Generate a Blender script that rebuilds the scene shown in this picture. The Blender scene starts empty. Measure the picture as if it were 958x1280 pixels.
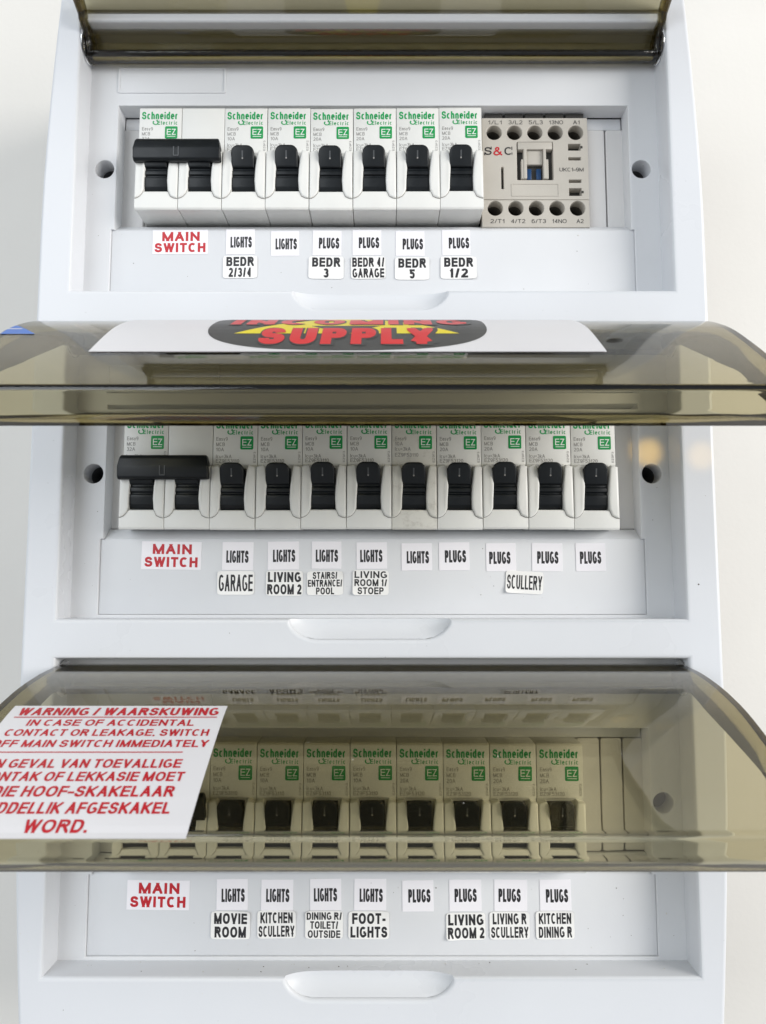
import bpy, bmesh, math, random
from mathutils import Vector
random.seed(7)
R = math.radians
S = 0.001                                  # everything below is written in millimetres
scene = bpy.context.scene
COL = scene.collection

# ------------------------------------------------------------------ camera
cam = bpy.data.cameras.new("camera")
cam.sensor_fit = 'VERTICAL'; cam.sensor_height = 36.0; cam.lens = 27.03
cam.clip_start = 0.01; cam.clip_end = 50
cam.dof.use_dof = True; cam.dof.focus_distance = 0.303; cam.dof.aperture_fstop = 20
co = bpy.data.objects.new("camera", cam); COL.objects.link(co)
co.location = (4.2*S, -307.1*S, -45.4*S)
co.rotation_euler = (R(90+5.55), 0, 0)
scene.camera = co

# ------------------------------------------------------------------ light
world = bpy.data.worlds.new("World"); scene.world = world; world.use_nodes = True
bg = world.node_tree.nodes["Background"]
wn = world.node_tree.nodes; wl = world.node_tree.links      # a plain room: bright walls, dimmer ceiling and floor
_tc = wn.new("ShaderNodeTexCoord"); _sx = wn.new("ShaderNodeSeparateXYZ"); _rp = wn.new("ShaderNodeValToRGB")
_mr = wn.new("ShaderNodeMapRange"); _mr.inputs["From Min"].default_value = -1.0
wl.new(_tc.outputs["Generated"], _sx.inputs[0]); wl.new(_sx.outputs["Z"], _mr.inputs["Value"]); wl.new(_mr.outputs[0], _rp.inputs[0])
_rp.color_ramp.elements[0].position = 0.05; _rp.color_ramp.elements[0].color = (0.50, 0.50, 0.50, 1)
_rp.color_ramp.elements[1].position = 0.95; _rp.color_ramp.elements[1].color = (0.52, 0.54, 0.57, 1)
_e = _rp.color_ramp.elements.new(0.52); _e.color = (1.08, 1.14, 1.20, 1)
wl.new(_rp.outputs[0], bg.inputs[0]); bg.inputs[1].default_value = 0.52

def area(name, loc, target, w, h, power, col):
    L = bpy.data.lights.new(name, 'AREA'); L.shape = 'RECTANGLE'; L.size = w; L.size_y = h
    L.energy = power; L.color = col
    o = bpy.data.objects.new(name, L); COL.objects.link(o)
    o.location = loc
    o.rotation_euler = (Vector(target)-Vector(loc)).to_track_quat('-Z', 'Y').to_euler()
    return o
area("window_light", (2.15, -1.35, 0.55), (0, 0, 0), 1.4, 1.2, 60, (1.0, 0.97, 0.93))
area("room_fill", (-0.9, -1.3, 0.5), (0, 0, -0.05), 1.2, 1.2, 13, (0.90, 0.955, 1.0))  # added fill lamp, lifts the shaded wall on the left

def glint(loc, target, deg, power):          # added warm spot standing in for a sun glint on the right-hand frame
    L = bpy.data.lights.new("added_glint_spot", 'SPOT'); L.energy = power; L.color = (1.0, 0.60, 0.10)
    L.spot_size = R(deg); L.spot_blend = 0.8; L.shadow_soft_size = 0.002
    o = bpy.data.objects.new("added_glint_spot", L); COL.objects.link(o); o.location = loc
    o.rotation_euler = (Vector(target)-Vector(loc)).to_track_quat('-Z', 'Y').to_euler()
glint((0.02, -0.72, -0.22), (0.1115, 0, 0.0085), 0.8, 15.0)
glint((0.02, -0.72, -0.22), (0.1275, -0.013, 0.005), 0.6, 6.0)

scene.view_settings.view_transform = 'Standard'
scene.view_settings.look = 'None'
scene.view_settings.exposure = 0.06
scene.view_settings.gamma = 1
scene.cycles.max_bounces = 16; scene.cycles.transparent_max_bounces = 40
scene.cycles.diffuse_bounces = 6; scene.cycles.glossy_bounces = 6; scene.cycles.transmission_bounces = 12

# ------------------------------------------------------------------ materials
def mat(name, color, rough=0.4, var=0.03, vscale=60, bump=0.02, bscale=900, specks=0.0, speck_col=(0.12,0.11,0.10), spec=0.5, grime=0.0, coat=0.0):
    m = bpy.data.materials.new(name); m.use_nodes = True
    nt = m.node_tree; n = nt.nodes; l = nt.links
    p = n["Principled BSDF"]; p.inputs["Roughness"].default_value = rough
    p.inputs["Specular IOR Level"].default_value = spec
    p.inputs["Coat Weight"].default_value = coat; p.inputs["Coat Roughness"].default_value = 0.15
    tc = n.new("ShaderNodeTexCoord")
    nz = n.new("ShaderNodeTexNoise"); nz.inputs["Scale"].default_value = vscale; nz.inputs["Detail"].default_value = 5
    l.new(tc.outputs["Object"], nz.inputs["Vector"])
    r = n.new("ShaderNodeValToRGB")
    r.color_ramp.elements[0].position = 0.3; r.color_ramp.elements[1].position = 0.7
    a = [max(0, c*(1-var)) for c in color]; b = [min(1, c*(1+var)) for c in color]
    r.color_ramp.elements[0].color = (*a, 1); r.color_ramp.elements[1].color = (*b, 1)
    l.new(nz.outputs["Fac"], r.inputs[0])
    out = r.outputs[0]
    def layer(fac_socket, col, amount):
        nonlocal out
        mx = n.new("ShaderNodeMix"); mx.data_type = 'RGBA'
        mu = n.new("ShaderNodeMath"); mu.operation = 'MULTIPLY'; mu.inputs[1].default_value = amount
        l.new(fac_socket, mu.inputs[0]); l.new(mu.outputs[0], mx.inputs[0])
        l.new(out, mx.inputs[6]); mx.inputs[7].default_value = (*col, 1)
        out = mx.outputs[2]
    if specks > 0:
        geo = n.new("ShaderNodeNewGeometry")
        v = n.new("ShaderNodeTexNoise"); v.inputs["Scale"].default_value = 420; v.inputs["Detail"].default_value = 3
        l.new(geo.outputs["Position"], v.inputs["Vector"])
        rr = n.new("ShaderNodeValToRGB"); rr.color_ramp.elements[0].position = 0.765; rr.color_ramp.elements[1].position = 0.80
        l.new(v.outputs["Fac"], rr.inputs[0]); layer(rr.outputs[0], speck_col, specks)
    if grime > 0:
        g = n.new("ShaderNodeTexNoise"); g.inputs["Scale"].default_value = 260; g.inputs["Detail"].default_value = 8; g.inputs["Roughness"].default_value = 0.7
        l.new(tc.outputs["Object"], g.inputs["Vector"])
        gr = n.new("ShaderNodeValToRGB"); gr.color_ramp.elements[0].position = 0.52; gr.color_ramp.elements[1].position = 0.75
        l.new(g.outputs["Fac"], gr.inputs[0]); layer(gr.outputs[0], (0.22,0.18,0.13), grime)
    l.new(out, p.inputs["Base Color"])
    if bump > 0:
        bn = n.new("ShaderNodeTexNoise"); bn.inputs["Scale"].default_value = bscale; bn.inputs["Detail"].default_value = 3
        l.new(tc.outputs["Object"], bn.inputs["Vector"])
        bp = n.new("ShaderNodeBump"); bp.inputs["Strength"].default_value = bump; bp.inputs["Distance"].default_value = 0.0004
        l.new(bn.outputs["Fac"], bp.inputs["Height"]); l.new(bp.outputs[0], p.inputs["Normal"])
    rm = n.new("ShaderNodeMapRange"); rm.inputs["To Min"].default_value = max(0.02, rough-0.12); rm.inputs["To Max"].default_value = rough+0.12
    l.new(nz.outputs["Fac"], rm.inputs["Value"]); l.new(rm.outputs[0], p.inputs["Roughness"])
    return m

M = {}
M['cover'] = mat("white_plastic", (0.70,0.715,0.745), 0.30, 0.025, 14, 0.05, 1300, specks=0.15, spec=0.30)
M['plate'] = mat("matt_white_plastic", (0.685,0.695,0.715), 0.40, 0.028, 18, 0.06, 1500, specks=0.2, spec=0.28)
M['blank'] = mat("blanking_plastic", (0.70,0.69,0.685), 0.45, 0.015, 40, 0.05, 1300)
M['seam'] = mat('seam_plastic',(0.26,0.25,0.23),0.7,0.05)
M['hole'] = mat('shade_toned_boss_plastic',(0.12,0.12,0.125),0.6,0.03)  # white plastic of the screw holes, their inner shade put into the colour
M['sleeve'] = mat('shade_toned_sleeve_plastic',(0.12,0.11,0.095),0.5,0.05)  # terminal sleeves, darkened in colour for the shade down the holes
M['inside'] = mat("dark_interior", (0.10,0.10,0.10), 0.7)
M['mcb'] = mat("breaker_plastic", (0.765,0.765,0.74), 0.38, 0.02, 90, 0.05, 1800)
M['mcbdirty'] = mat("grimy_breaker_plastic", (0.69,0.68,0.63), 0.45, 0.03, 90, 0.08, 1800, grime=0.42)
M['face'] = mat("label_face", (0.74,0.74,0.71), 0.42, 0.01, 90, 0.03, 1800)
M['black'] = mat("black_plastic", (0.004,0.006,0.008), 0.38, 0.10, 300, 0.05, 2000, spec=0.35)
M['green'] = mat("green_print", (0.0,0.30,0.07), 0.4, 0.03)
M['gtext'] = mat("green_logo_ink", (0.0,0.33,0.09), 0.45, 0.03)
M['grey'] = mat("grey_print", (0.27,0.26,0.25), 0.5, 0.05)
M['print_white'] = mat("white_print", (0.82,0.86,0.82), 0.45, 0.0)
M['mark'] = mat("engraved_mark", (0.06,0.065,0.07), 0.4, 0.0)
M['beige'] = mat("contactor_plastic", (0.50,0.47,0.42), 0.45, 0.025, 120, 0.08, 1600)
M['beige2'] = mat("contactor_trim_plastic", (0.49,0.46,0.41), 0.42, 0.02, 120, 0.05, 1600)
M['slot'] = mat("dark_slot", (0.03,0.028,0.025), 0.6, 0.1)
M['blue'] = mat("blue_contact", (0.008,0.05,0.15), 0.35, 0.1)
M['steel'] = mat("screw_steel", (0.34,0.34,0.33), 0.35, 0.1, 400); M['steel'].node_tree.nodes["Principled BSDF"].inputs["Metallic"].default_value = 0.85
M['rail'] = mat("rail_steel", (0.4,0.39,0.36), 0.4, 0.08, 200); M['rail'].node_tree.nodes["Principled BSDF"].inputs["Metallic"].default_value = 0.7
M['ink'] = mat("black_ink", (0.018,0.017,0.02), 0.45, 0.05)
M['redink'] = mat("red_ink", (0.50,0.008,0.018), 0.45, 0.04)
M['redink2'] = mat("bright_red_ink", (0.66,0.015,0.02), 0.35, 0.04)
M['paper'] = mat("sticker_paper", (0.87,0.85,0.885), 0.5, 0.012, 80, 0.04, 1500)
M['paper2'] = mat("glossy_sticker_paper", (0.88,0.87,0.85), 0.30, 0.01, 80, 0.05, 900)
M['paper3'] = mat("warning_sticker_vinyl", (0.74,0.73,0.745), 0.36, 0.012, 40, 0.05, 500)
M['darkink'] = mat("charcoal_ink", (0.055,0.055,0.055), 0.4, 0.06)
M['yellow'] = mat("yellow_ink", (0.80,0.66,0.02), 0.4, 0.03)
M['blueink'] = mat("blue_ink", (0.05,0.17,0.58), 0.4, 0.05)
M['wall'] = mat("painted_wall", (0.74,0.72,0.68), 0.75, 0.03, 9, 0.22, 330)

def smoke():
    m = bpy.data.materials.new("smoked_clear_plastic"); m.use_nodes = True
    nt = m.node_tree; n = nt.nodes; l = nt.links
    n.clear()
    out = n.new("ShaderNodeOutputMaterial")
    g = n.new("ShaderNodeBsdfGlass"); g.inputs["Roughness"].default_value = 0.0; g.inputs["IOR"].default_value = 1.57
    tc = n.new("ShaderNodeTexCoord"); nz = n.new("ShaderNodeTexNoise"); nz.inputs["Scale"].default_value = 16
    l.new(tc.outputs["Object"], nz.inputs["Vector"])
    bp = n.new("ShaderNodeBump"); bp.inputs["Strength"].default_value = 0.06; bp.inputs["Distance"].default_value = 0.0008
    l.new(nz.outputs["Fac"], bp.inputs["Height"]); l.new(bp.outputs[0], g.inputs["Normal"])
    sm = n.new("ShaderNodeTexNoise"); sm.inputs["Scale"].default_value = 34; sm.inputs["Detail"].default_value = 7; sm.inputs["Distortion"].default_value = 1.2
    l.new(tc.outputs["Object"], sm.inputs["Vector"])
    mr = n.new("ShaderNodeMapRange"); mr.inputs["From Min"].default_value = 0.52; mr.inputs["From Max"].default_value = 0.75; mr.inputs["To Min"].default_value = 0.0; mr.inputs["To Max"].default_value = 0.035
    l.new(sm.outputs["Fac"], mr.inputs["Value"]); l.new(mr.outputs[0], g.inputs["Roughness"])
    l.new(g.outputs[0], out.inputs["Surface"])
    va = n.new("ShaderNodeVolumeAbsorption"); va.inputs["Color"].default_value = (0.51, 0.425, 0.05, 1); va.inputs["Density"].default_value = 560
    l.new(va.outputs[0], out.inputs["Volume"])
    return m
M['smoke'] = smoke()

# ------------------------------------------------------------------ helpers
def W(p):                                   # (x, out, z) millimetres -> metres
    return (p[0]*S, -p[1]*S, p[2]*S)

def link(name, me, parent=None, loc=None):
    o = bpy.data.objects.new(name, me); COL.objects.link(o)
    if parent: o.parent = parent
    if loc: o.location = W(loc)
    return o

class MB:
    """collects faces in millimetres (x, out, z), one mesh per build"""
    def __init__(s): s.v=[]; s.f=[]; s.m=[]
    def add(s, verts, faces, mi=0):
        b=len(s.v); s.v+=[tuple(v) for v in verts]; s.f+=[tuple(i+b for i in f) for f in faces]; s.m+=[mi]*len(faces); return s
    def mesh(s, name, mats, smooth=None):
        me = bpy.data.meshes.new(name); me.from_pydata([W(v) for v in s.v], [], s.f)
        for m in mats: me.materials.append(m)
        for p,mi in zip(me.polygons, s.m): p.material_index = mi
        if smooth is not None:
            me.shade_smooth() if smooth >= 180 else smooth_by_angle(me, smooth)
        me.update(); return me
    def build(s, name, mats, parent=None, smooth=None, loc=None):
        return link(name, s.mesh(name, mats, smooth), parent, loc)

def smooth_by_angle(me, deg):
    bm = bmesh.new(); bm.from_mesh(me)
    for f in bm.faces: f.smooth = True
    for e in bm.edges:
        e.smooth = not (len(e.link_faces) == 2 and e.calc_face_angle(0) > R(deg))
    bm.to_mesh(me); bm.free()

def bm_to(bm):                              # bmesh (mm) -> verts, faces
    bm.verts.index_update()
    return [tuple(v.co) for v in bm.verts], [tuple(v.index for v in f.verts) for f in bm.faces]

def prism(prof, x0, x1, bev=0.0, seg=2):
    """side profile [(out,z)] extruded along x, bevelled edges"""
    bm = bmesh.new()
    a = [bm.verts.new((x0,o,z)) for o,z in prof]; b = [bm.verts.new((x1,o,z)) for o,z in prof]
    bm.faces.new(a); bm.faces.new(list(reversed(b)))
    n=len(prof)
    for i in range(n): bm.faces.new((a[i],b[i],b[(i+1)%n],a[(i+1)%n]))
    bmesh.ops.recalc_face_normals(bm, faces=bm.faces)
    if bev: bmesh.ops.bevel(bm, geom=list(bm.edges), offset=bev, segments=seg, profile=0.5, affect='EDGES', clamp_overlap=True)
    r = bm_to(bm); bm.free(); return r

def slab(outl, o0, o1, bev=0.0, seg=2, shear=None):
    """front outline [(x,z)] extruded from out=o0 (back) to o1 (front); only front rim bevelled"""
    bm = bmesh.new()
    a = [bm.verts.new((x,o0,z)) for x,z in outl]; b = [bm.verts.new((x,o1,z)) for x,z in outl]
    n=len(outl)
    bm.faces.new(a); top = bm.faces.new(list(reversed(b)))
    for i in range(n): bm.faces.new((a[i],b[i],b[(i+1)%n],a[(i+1)%n]))
    bmesh.ops.recalc_face_normals(bm, faces=bm.faces)
    if bev: bmesh.ops.bevel(bm, geom=list(top.edges), offset=bev, segments=seg, profile=0.5, affect='EDGES', clamp_overlap=True)
    v,f = bm_to(bm); bm.free()
    if shear: v=[(x,o+shear(x,z),z) for x,o,z in v]
    return v,f

def boxg(x0,x1,o0,o1,z0,z1,bev=0.0,seg=2):
    return prism([(o0,z0),(o1,z0),(o1,z1),(o0,z1)], x0, x1, bev, seg)

def rrect(x0,x1,z0,z1,r,seg=4):
    pts=[]
    for cx,cz,a0 in ((x1-r,z1-r,0),(x0+r,z1-r,90),(x0+r,z0+r,180),(x1-r,z0+r,270)):
        for k in range(seg+1):
            a=R(a0+90*k/seg); pts.append((cx+r*math.cos(a),cz+r*math.sin(a)))
    return pts

def ring(cx,cz,r,n=32): return [(cx+r*math.cos(2*math.pi*k/n),cz+r*math.sin(2*math.pi*k/n)) for k in range(n)]

DG = []
def curve_mesh(cu):
    o = bpy.data.objects.new("tmp", cu); COL.objects.link(o)
    dg = bpy.context.evaluated_depsgraph_get(); dg.update()
    me = bpy.data.meshes.new_from_object(o.evaluated_get(dg))
    v=[tuple(x.co) for x in me.vertices]; f=[tuple(p.vertices) for p in me.polygons]
    bpy.data.objects.remove(o); bpy.data.curves.remove(cu); bpy.data.meshes.remove(me)
    return v,f

def plate(outline, holes, o0, o1, bev=0.3, res=3):
    """flat plate with real holes, bevelled rims, from out=o0 to out=o1"""
    cu = bpy.data.curves.new("tmp",'CURVE'); cu.dimensions='2D'; cu.fill_mode='BOTH'
    for poly in [outline]+holes:
        sp = cu.splines.new('POLY'); sp.points.add(len(poly)-1)
        for p,(x,z) in zip(sp.points, poly): p.co=(x,z,0,1)
        sp.use_cyclic_u=True
    cu.extrude=(o1-o0)/2-bev; cu.bevel_depth=bev; cu.bevel_resolution=res; cu.offset=-bev
    v,f = curve_mesh(cu); mid=(o0+o1)/2
    return [(x,mid+z,y) for x,y,z in v], [tuple(reversed(q)) for q in f]

# a plain grotesque lettering drawn with even strokes: unit-box skeletons, buffered to the wanted weight
def _arc(cx,cy,rx,ry,a0,a1,n=9,p=0.88):
    out=[]
    for k in range(n+1):
        a=R(a0+(a1-a0)*k/n); c,s_=math.cos(a),math.sin(a)
        out.append((cx+rx*math.copysign(abs(c)**p,c), cy+ry*math.copysign(abs(s_)**p,s_)))
    return out
def _ell(cx,cy,rx,ry): return (_arc(cx,cy,rx,ry,0,360,26)[:-1],'c')
def _l(*pts): return (list(pts),'o')
def _n(pts): return (pts,'n')
GL={
'A':(.72,[_l((0,0),(.5,1)),_l((.5,1),(1,0)),_n([(.2,.33),(.8,.33)])]),
'B':(.68,[_l((0,0),(0,1)),_n([(0,1),(.6,1)]+_arc(.6,.77,.36,.23,90,-90)[1:]+[(0,.54)]),_n([(0,.54),(.62,.54)]+_arc(.62,.27,.38,.27,90,-90)[1:]+[(0,0)])]),
'C':(.72,[_n(_arc(.5,.5,.5,.5,48,312,22))]),
'D':(.70,[_l((0,0),(0,1)),_n([(0,1),(.48,1)]+_arc(.48,.5,.52,.5,90,-90,16)[1:]+[(0,0)])]),
'E':(.64,[_l((0,0),(0,1)),_l((0,1),(1,1)),_l((0,.52),(.92,.52)),_l((0,0),(1,0))]),
'F':(.60,[_l((0,0),(0,1)),_l((0,1),(1,1)),_l((0,.5),(.88,.5))]),
'G':(.76,[_n(_arc(.5,.5,.5,.5,48,300,22)+[(1,.14),(1,.46)]),_n([(.56,.46),(1,.46)])]),
'H':(.70,[_l((0,0),(0,1)),_l((1,0),(1,1)),_n([(0,.53),(1,.53)])]),
'I':(0,[_l((.5,0),(.5,1))]),
'J':(.52,[_n([(1,1.2),(1,.3)]+_arc(.5,.3,.5,.3,0,-165)[1:])]),
'K':(.72,[_l((0,0),(0,1)),_l((0,.32),(1,1)),_l((.33,.55),(1,0))]),
'L':(.58,[_l((0,0),(0,1)),_l((0,0),(1,0))]),
'M':(.86,[_l((0,0),(0,1)),_l((0,1),(.5,0)),_l((.5,0),(1,1)),_l((1,0),(1,1))]),
'N':(.72,[_l((0,0),(0,1)),_l((0,1),(1,0)),_l((1,0),(1,1))]),
'O':(.80,[_ell(.5,.5,.5,.5)]),
'P':(.66,[_l((0,0),(0,1)),_n([(0,1),(.62,1)]+_arc(.62,.735,.38,.265,90,-90)[1:]+[(0,.47)])]),
'Q':(.80,[_ell(.5,.5,.5,.5),_n([(.62,.25),(1,-.02)])]),
'R':(.72,[_l((0,0),(0,1)),_n([(0,1),(.58,1)]+_arc(.58,.745,.36,.255,90,-90)[1:]+[(0,.49)]),_l((.55,.49),(1,0))]),
'S':(.68,[_n([(.96,.74)]+_arc(.5,.755,.45,.245,30,180,9)+_arc(.5,.755,.45,.245,180,238,4)[1:]+[(.5,.505)]+_arc(.5,.255,.5,.255,58,0,4)+_arc(.5,.255,.5,.255,0,-180,12)[1:]+[(0,.29)])]),
'T':(.64,[_l((.5,0),(.5,1)),_l((0,1),(1,1))]),
'U':(.70,[_n([(0,1.2),(0,.36)]+_arc(.5,.36,.5,.36,180,360,14)[1:]+[(1,1.2)])]),
'V':(.70,[_l((0,1),(.5,0)),_l((.5,0),(1,1))]),
'W':(.98,[_l((0,1),(.25,0)),_l((.25,0),(.5,1)),_l((.5,1),(.75,0)),_l((.75,0),(1,1))]),
'X':(.70,[_l((0,0),(1,1)),_l((0,1),(1,0))]),
'Y':(.70,[_l((0,1),(.5,.42)),_l((1,1),(.5,.42)),_l((.5,0),(.5,.45))]),
'Z':(.64,[_l((0,1),(1,1)),_n([(.95,1),(.05,0)]),_l((0,0),(1,0))]),
'0':(.58,[_ell(.5,.5,.5,.5)]),
'1':(.36,[_l((.8,0),(.8,1)),_n([(0,.70),(.8,.96)])]),
'2':(.58,[_n(_arc(.5,.72,.47,.28,165,-25,12)+[(0,.03)]),_l((0,0),(1,0))]),
'3':(.58,[_n(_arc(.48,.76,.44,.24,160,-80,12)+[(.36,.53)]),_n([(.36,.53)]+_arc(.5,.27,.5,.27,80,-165,13))]),
'4':(.60,[_l((.74,0),(.74,1)),_n([(.72,.96),(.02,.27)]),_n([(0,.25),(1.0,.25)])]),
'5':(.58,[_l((.14,1),(.92,1)),_n([(.16,1),(.06,.50)]),_n([(.06,.50)]+_arc(.48,.32,.52,.32,120,-160,13))]),
'6':(.58,[_ell(.5,.31,.5,.31),_n([(0,.35)]+_arc(.52,.55,.52,.45,180,50,9))]),
'7':(.56,[_l((0,1),(1,1)),_l((.98,.98),(.32,0))]),
'8':(.58,[_ell(.5,.76,.42,.24),_ell(.5,.27,.5,.27)]),
'9':(.58,[_ell(.5,.69,.5,.31),_n([(1,.65)]+_arc(.48,.45,.52,.45,0,-130,9))]),
'/':(.36,[_l((0,0),(1,1))]),
'-':(.36,[_n([(-.9,.36),(1.9,.36)])]),
'=':(.50,[_n([(0,.30),(1,.30)]),_n([(0,.62),(1,.62)])]),
'.':(0,[_n([(.5,-.1),(.5,.10)])]),
',':(0,[_n([(.5,.10),(.5,-.02),(.3,-.16)])]),
'a':(.52,[_ell(.5,.24,.5,.24),_n([(1,-.1),(1,.5)]),_n(_arc(.5,.48,.5,.22,0,150,7))]),
'c':(.52,[_n(_arc(.5,.35,.5,.35,50,310,16))]),
'd':(.56,[_ell(.5,.35,.5,.35),_l((1,0),(1,1))]),
'e':(.56,[_n([(.0,.36),(1,.36)]+_arc(.5,.35,.5,.35,3,312,18))]),
'h':(.54,[_l((0,0),(0,1)),_n([(0,.4)]+_arc(.5,.40,.5,.30,180,0,10)+[(1,-.1)])]),
'i':(0,[_n([(.5,-.1),(.5,.70)]),_n([(.5,.88),(.5,1.1)])]),
'k':(.50,[_l((0,0),(0,1)),_n([(0,.26),(.95,.70)]),_l((.3,.42),(1,0))]),
'l':(0,[_l((.5,0),(.5,1))]),
'n':(.54,[_n([(0,-.1),(0,.72)]),_n([(0,.4)]+_arc(.5,.40,.5,.30,180,0,10)+[(1,-.1)])]),
'r':(.50,[_n([(0,-.1),(0,.72)]),_n([(0,.35)]+_arc(.75,.38,.75,.32,180,90,6))]),
's':(.50,[_n(_arc(.5,.53,.45,.17,30,250,9)+_arc(.5,.18,.5,.18,70,-160,9))]),
't':(.32,[_n([(.4,.92),(.4,.12),(.7,.02),(1,.02)]),_n([(0,.70),(1,.70)])]),
'u':(.54,[_n([(0,.72),(0,.3)]+_arc(.5,.3,.5,.3,180,360,10)[1:]+[(1,.72)])]),
'y':(.54,[_n([(0,.72),(.5,.0)]),_n([(1,.72),(.35,-.25)])]),
}
def _clip(poly,ax,val,keep_less):
    out=[]
    for i in range(len(poly)):
        a,b=poly[i],poly[(i+1)%len(poly)]
        ia=(a[ax]<=val+1e-9) if keep_less else (a[ax]>=val-1e-9); ib=(b[ax]<=val+1e-9) if keep_less else (b[ax]>=val-1e-9)
        if ia: out.append(a)
        if ia!=ib:
            t=(val-a[ax])/(b[ax]-a[ax]); out.append((a[0]+(b[0]-a[0])*t,a[1]+(b[1]-a[1])*t))
    return out
def stroke_text(s, w, h, wt, gap=0.13, cap=0.235):
    """cap-height h, total width w (None = natural), stroke weight wt as a fraction of h -> list of (polygon, layer)"""
    t=wt*h; t0=t
    adv=[]; x=0
    for ch in s:
        if ch==' ': x+=.30; continue
        gw=GL[ch][0]; gw=wt/1.0 if gw==0 else gw
        adv.append((ch,x,gw)); x+=gw+gap
    nat=(x-gap)*h
    k=(w/nat) if w else 1.0
    tx=min(t*(k**0.35 if k<1 else min(k,1.25)**0.5), cap*h*k)   # condensed faces keep their counters open
    t=min(t, tx*1.5)
    polys=[]
    for ch,gx,gw in adv:
        X0=gx*h*k; GW=max(gw*h*k,tx)
        if GL[ch][0]==0: GW=tx
        for li,(pts,kind) in enumerate(GL[ch][1]):
            P=[(X0+tx/2+px*(GW-tx), t/2+py*(h-t)) for px,py in pts]
            if GL[ch][0]==0: P=[(X0+tx/2+(px-.5)*t, t/2+py*(h-t)) for px,py in pts]
            Q=[P[0]]
            for p in P[1:]:
                if math.hypot(p[0]-Q[-1][0],p[1]-Q[-1][1])>0.012*h: Q.append(p)
            P=Q
            if len(P)<2: continue
            if kind=='o':
                def ext(a,b):
                    d=math.hypot(b[0]-a[0],b[1]-a[1]); e=t*1.2
                    return (b[0]+(b[0]-a[0])/d*e,b[1]+(b[1]-a[1])/d*e)
                P[-1]=ext(P[-2],P[-1]); P[0]=ext(P[1],P[0])
            n=len(P); segs=n if kind=='c' else n-1
            def nrm(i):
                a,b=P[i%n],P[(i+1)%n]; d=math.hypot(b[0]-a[0],b[1]-a[1]); return (-(b[1]-a[1])/d,(b[0]-a[0])/d)
            offs=[]
            for i in range(n):
                if kind=='c': n0,n1=nrm(i-1),nrm(i)
                else: n0=nrm(max(0,i-1)); n1=nrm(min(n-2,i))
                m=(n0[0]+n1[0],n0[1]+n1[1]); L_=math.hypot(*m) or 1; m=(m[0]/L_,m[1]/L_)
                cs=max(0.6,m[0]*n1[0]+m[1]*n1[1]); offs.append((m[0]/cs*tx/2, m[1]/cs*t/2))
            for i in range(segs):
                a,b=P[i],P[(i+1)%n]; oa,ob=offs[i],offs[(i+1)%n]
                q=[(a[0]-oa[0],a[1]-oa[1]),(b[0]-ob[0],b[1]-ob[1]),(b[0]+ob[0],b[1]+ob[1]),(a[0]+oa[0],a[1]+oa[1])]
                if kind=='o' or pts[0][1]>1.05 or pts[-1][1]>1.05 or min(p_[1] for p_ in pts)<-.05 and ch not in 'y,':
                    q=_clip(q,1,0,False); q=_clip(q,1,h,True) if q else q
                    if kind=='o' and q and GL[ch][0]: q=_clip(q,0,X0,False); q=_clip(q,0,X0+GW,True) if q else q
                if len(q)>=3: polys.append((q,li))
    return polys, nat*k
def put_text(mb, s, cx, cz, w, h, o, mi, wt=0.17, mapf=None, step=0.0015, gap=0.13, cap=0.235):
    polys,tw=stroke_text(s,w,h,wt,gap,cap)
    if mapf:                                   # slice tall strokes so they follow the curved lid
        cut=[]; nb=max(1,int(math.ceil(h/1.8)))
        for q,li in polys:
            for b_ in range(nb):
                q2=_clip(q,1,h*b_/nb if b_ else -9,False); q2=_clip(q2,1,h*(b_+1)/nb if b_<nb-1 else h+9,True) if len(q2)>2 else q2
                if len(q2)>=3: cut.append((q2,li))
        polys=cut
    for q,li in polys:
        V=[(cx-tw/2+x, cz-h/2+y) for x,y in q]
        if mapf: V=[mapf(x,z,li*0.004) for x,z in V]
        else: V=[(x,o+li*step,z) for x,z in V]
        mb.add(V,[tuple(range(len(V)))],mi)

def thing(name, label, cat, loc=(0,0,0), group=None):
    o = bpy.data.objects.new(name, None); COL.objects.link(o); o.location=W(loc)
    o.empty_display_size=0.01
    o['label']=label; o['category']=cat
    if group: o['group']=group
    return o
def tag(o,label,cat,group=None):
    o['label']=label; o['category']=cat
    if group: o['group']=group
    return o

# ------------------------------------------------------------------ the wall
mb=MB(); mb.add([(-2500,-76,-1800),(2500,-76,-1800),(2500,-76,1800),(-2500,-76,1800)],[(0,3,2,1)])
wall=mb.build('wall',[M['wall']]); wall['kind']='structure'

# ------------------------------------------------------------------ the distribution board
PITCH=129.0
ROWZ={1:PITCH,2:0.0,3:-PITCH}
board=thing('distribution_board','white plastic three-row distribution board with smoked lids, mounted on the pale wall','distribution board',(0,-76,-216))
BO=(0,-76,-216)
def bpart(name, mb, mats, smooth=30, parent=None):
    me=mb.mesh(name,mats,smooth); o=link(name,me); o.parent=parent or board
    o.location = W((-BO[0],-BO[1],-BO[2])) if not parent else (0,0,0)
    return o

def hw(z): return 132.7-4.3*(max(0,abs(z)-100)/95.0)**1.6
def body_outline(inset=0.0):
    zt,zb=211.0,-216.0; r=9.0
    pts=[]
    zs=[zb+r+(zt-zb-2*r)*k/24 for k in range(25)]
    right=[(hw(z)-inset,z) for z in zs]
    top=[(right[-1][0]-r+r*math.cos(R(a)), zt-r-inset+r*math.sin(R(a))) for a in (22,45,68,90)]
    topl=[(-x,z) for x,z in reversed(top)]
    left=[(-x,z) for x,z in reversed(right)]
    bot=[(-(right[0][0]-r)-r*math.cos(R(a)), zb+r+inset-r*math.sin(R(a))) for a in (22,45,68,90)]
    botr=[(-x,z) for x,z in reversed(bot)]
    return right+top+topl+left+bot+botr

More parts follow.
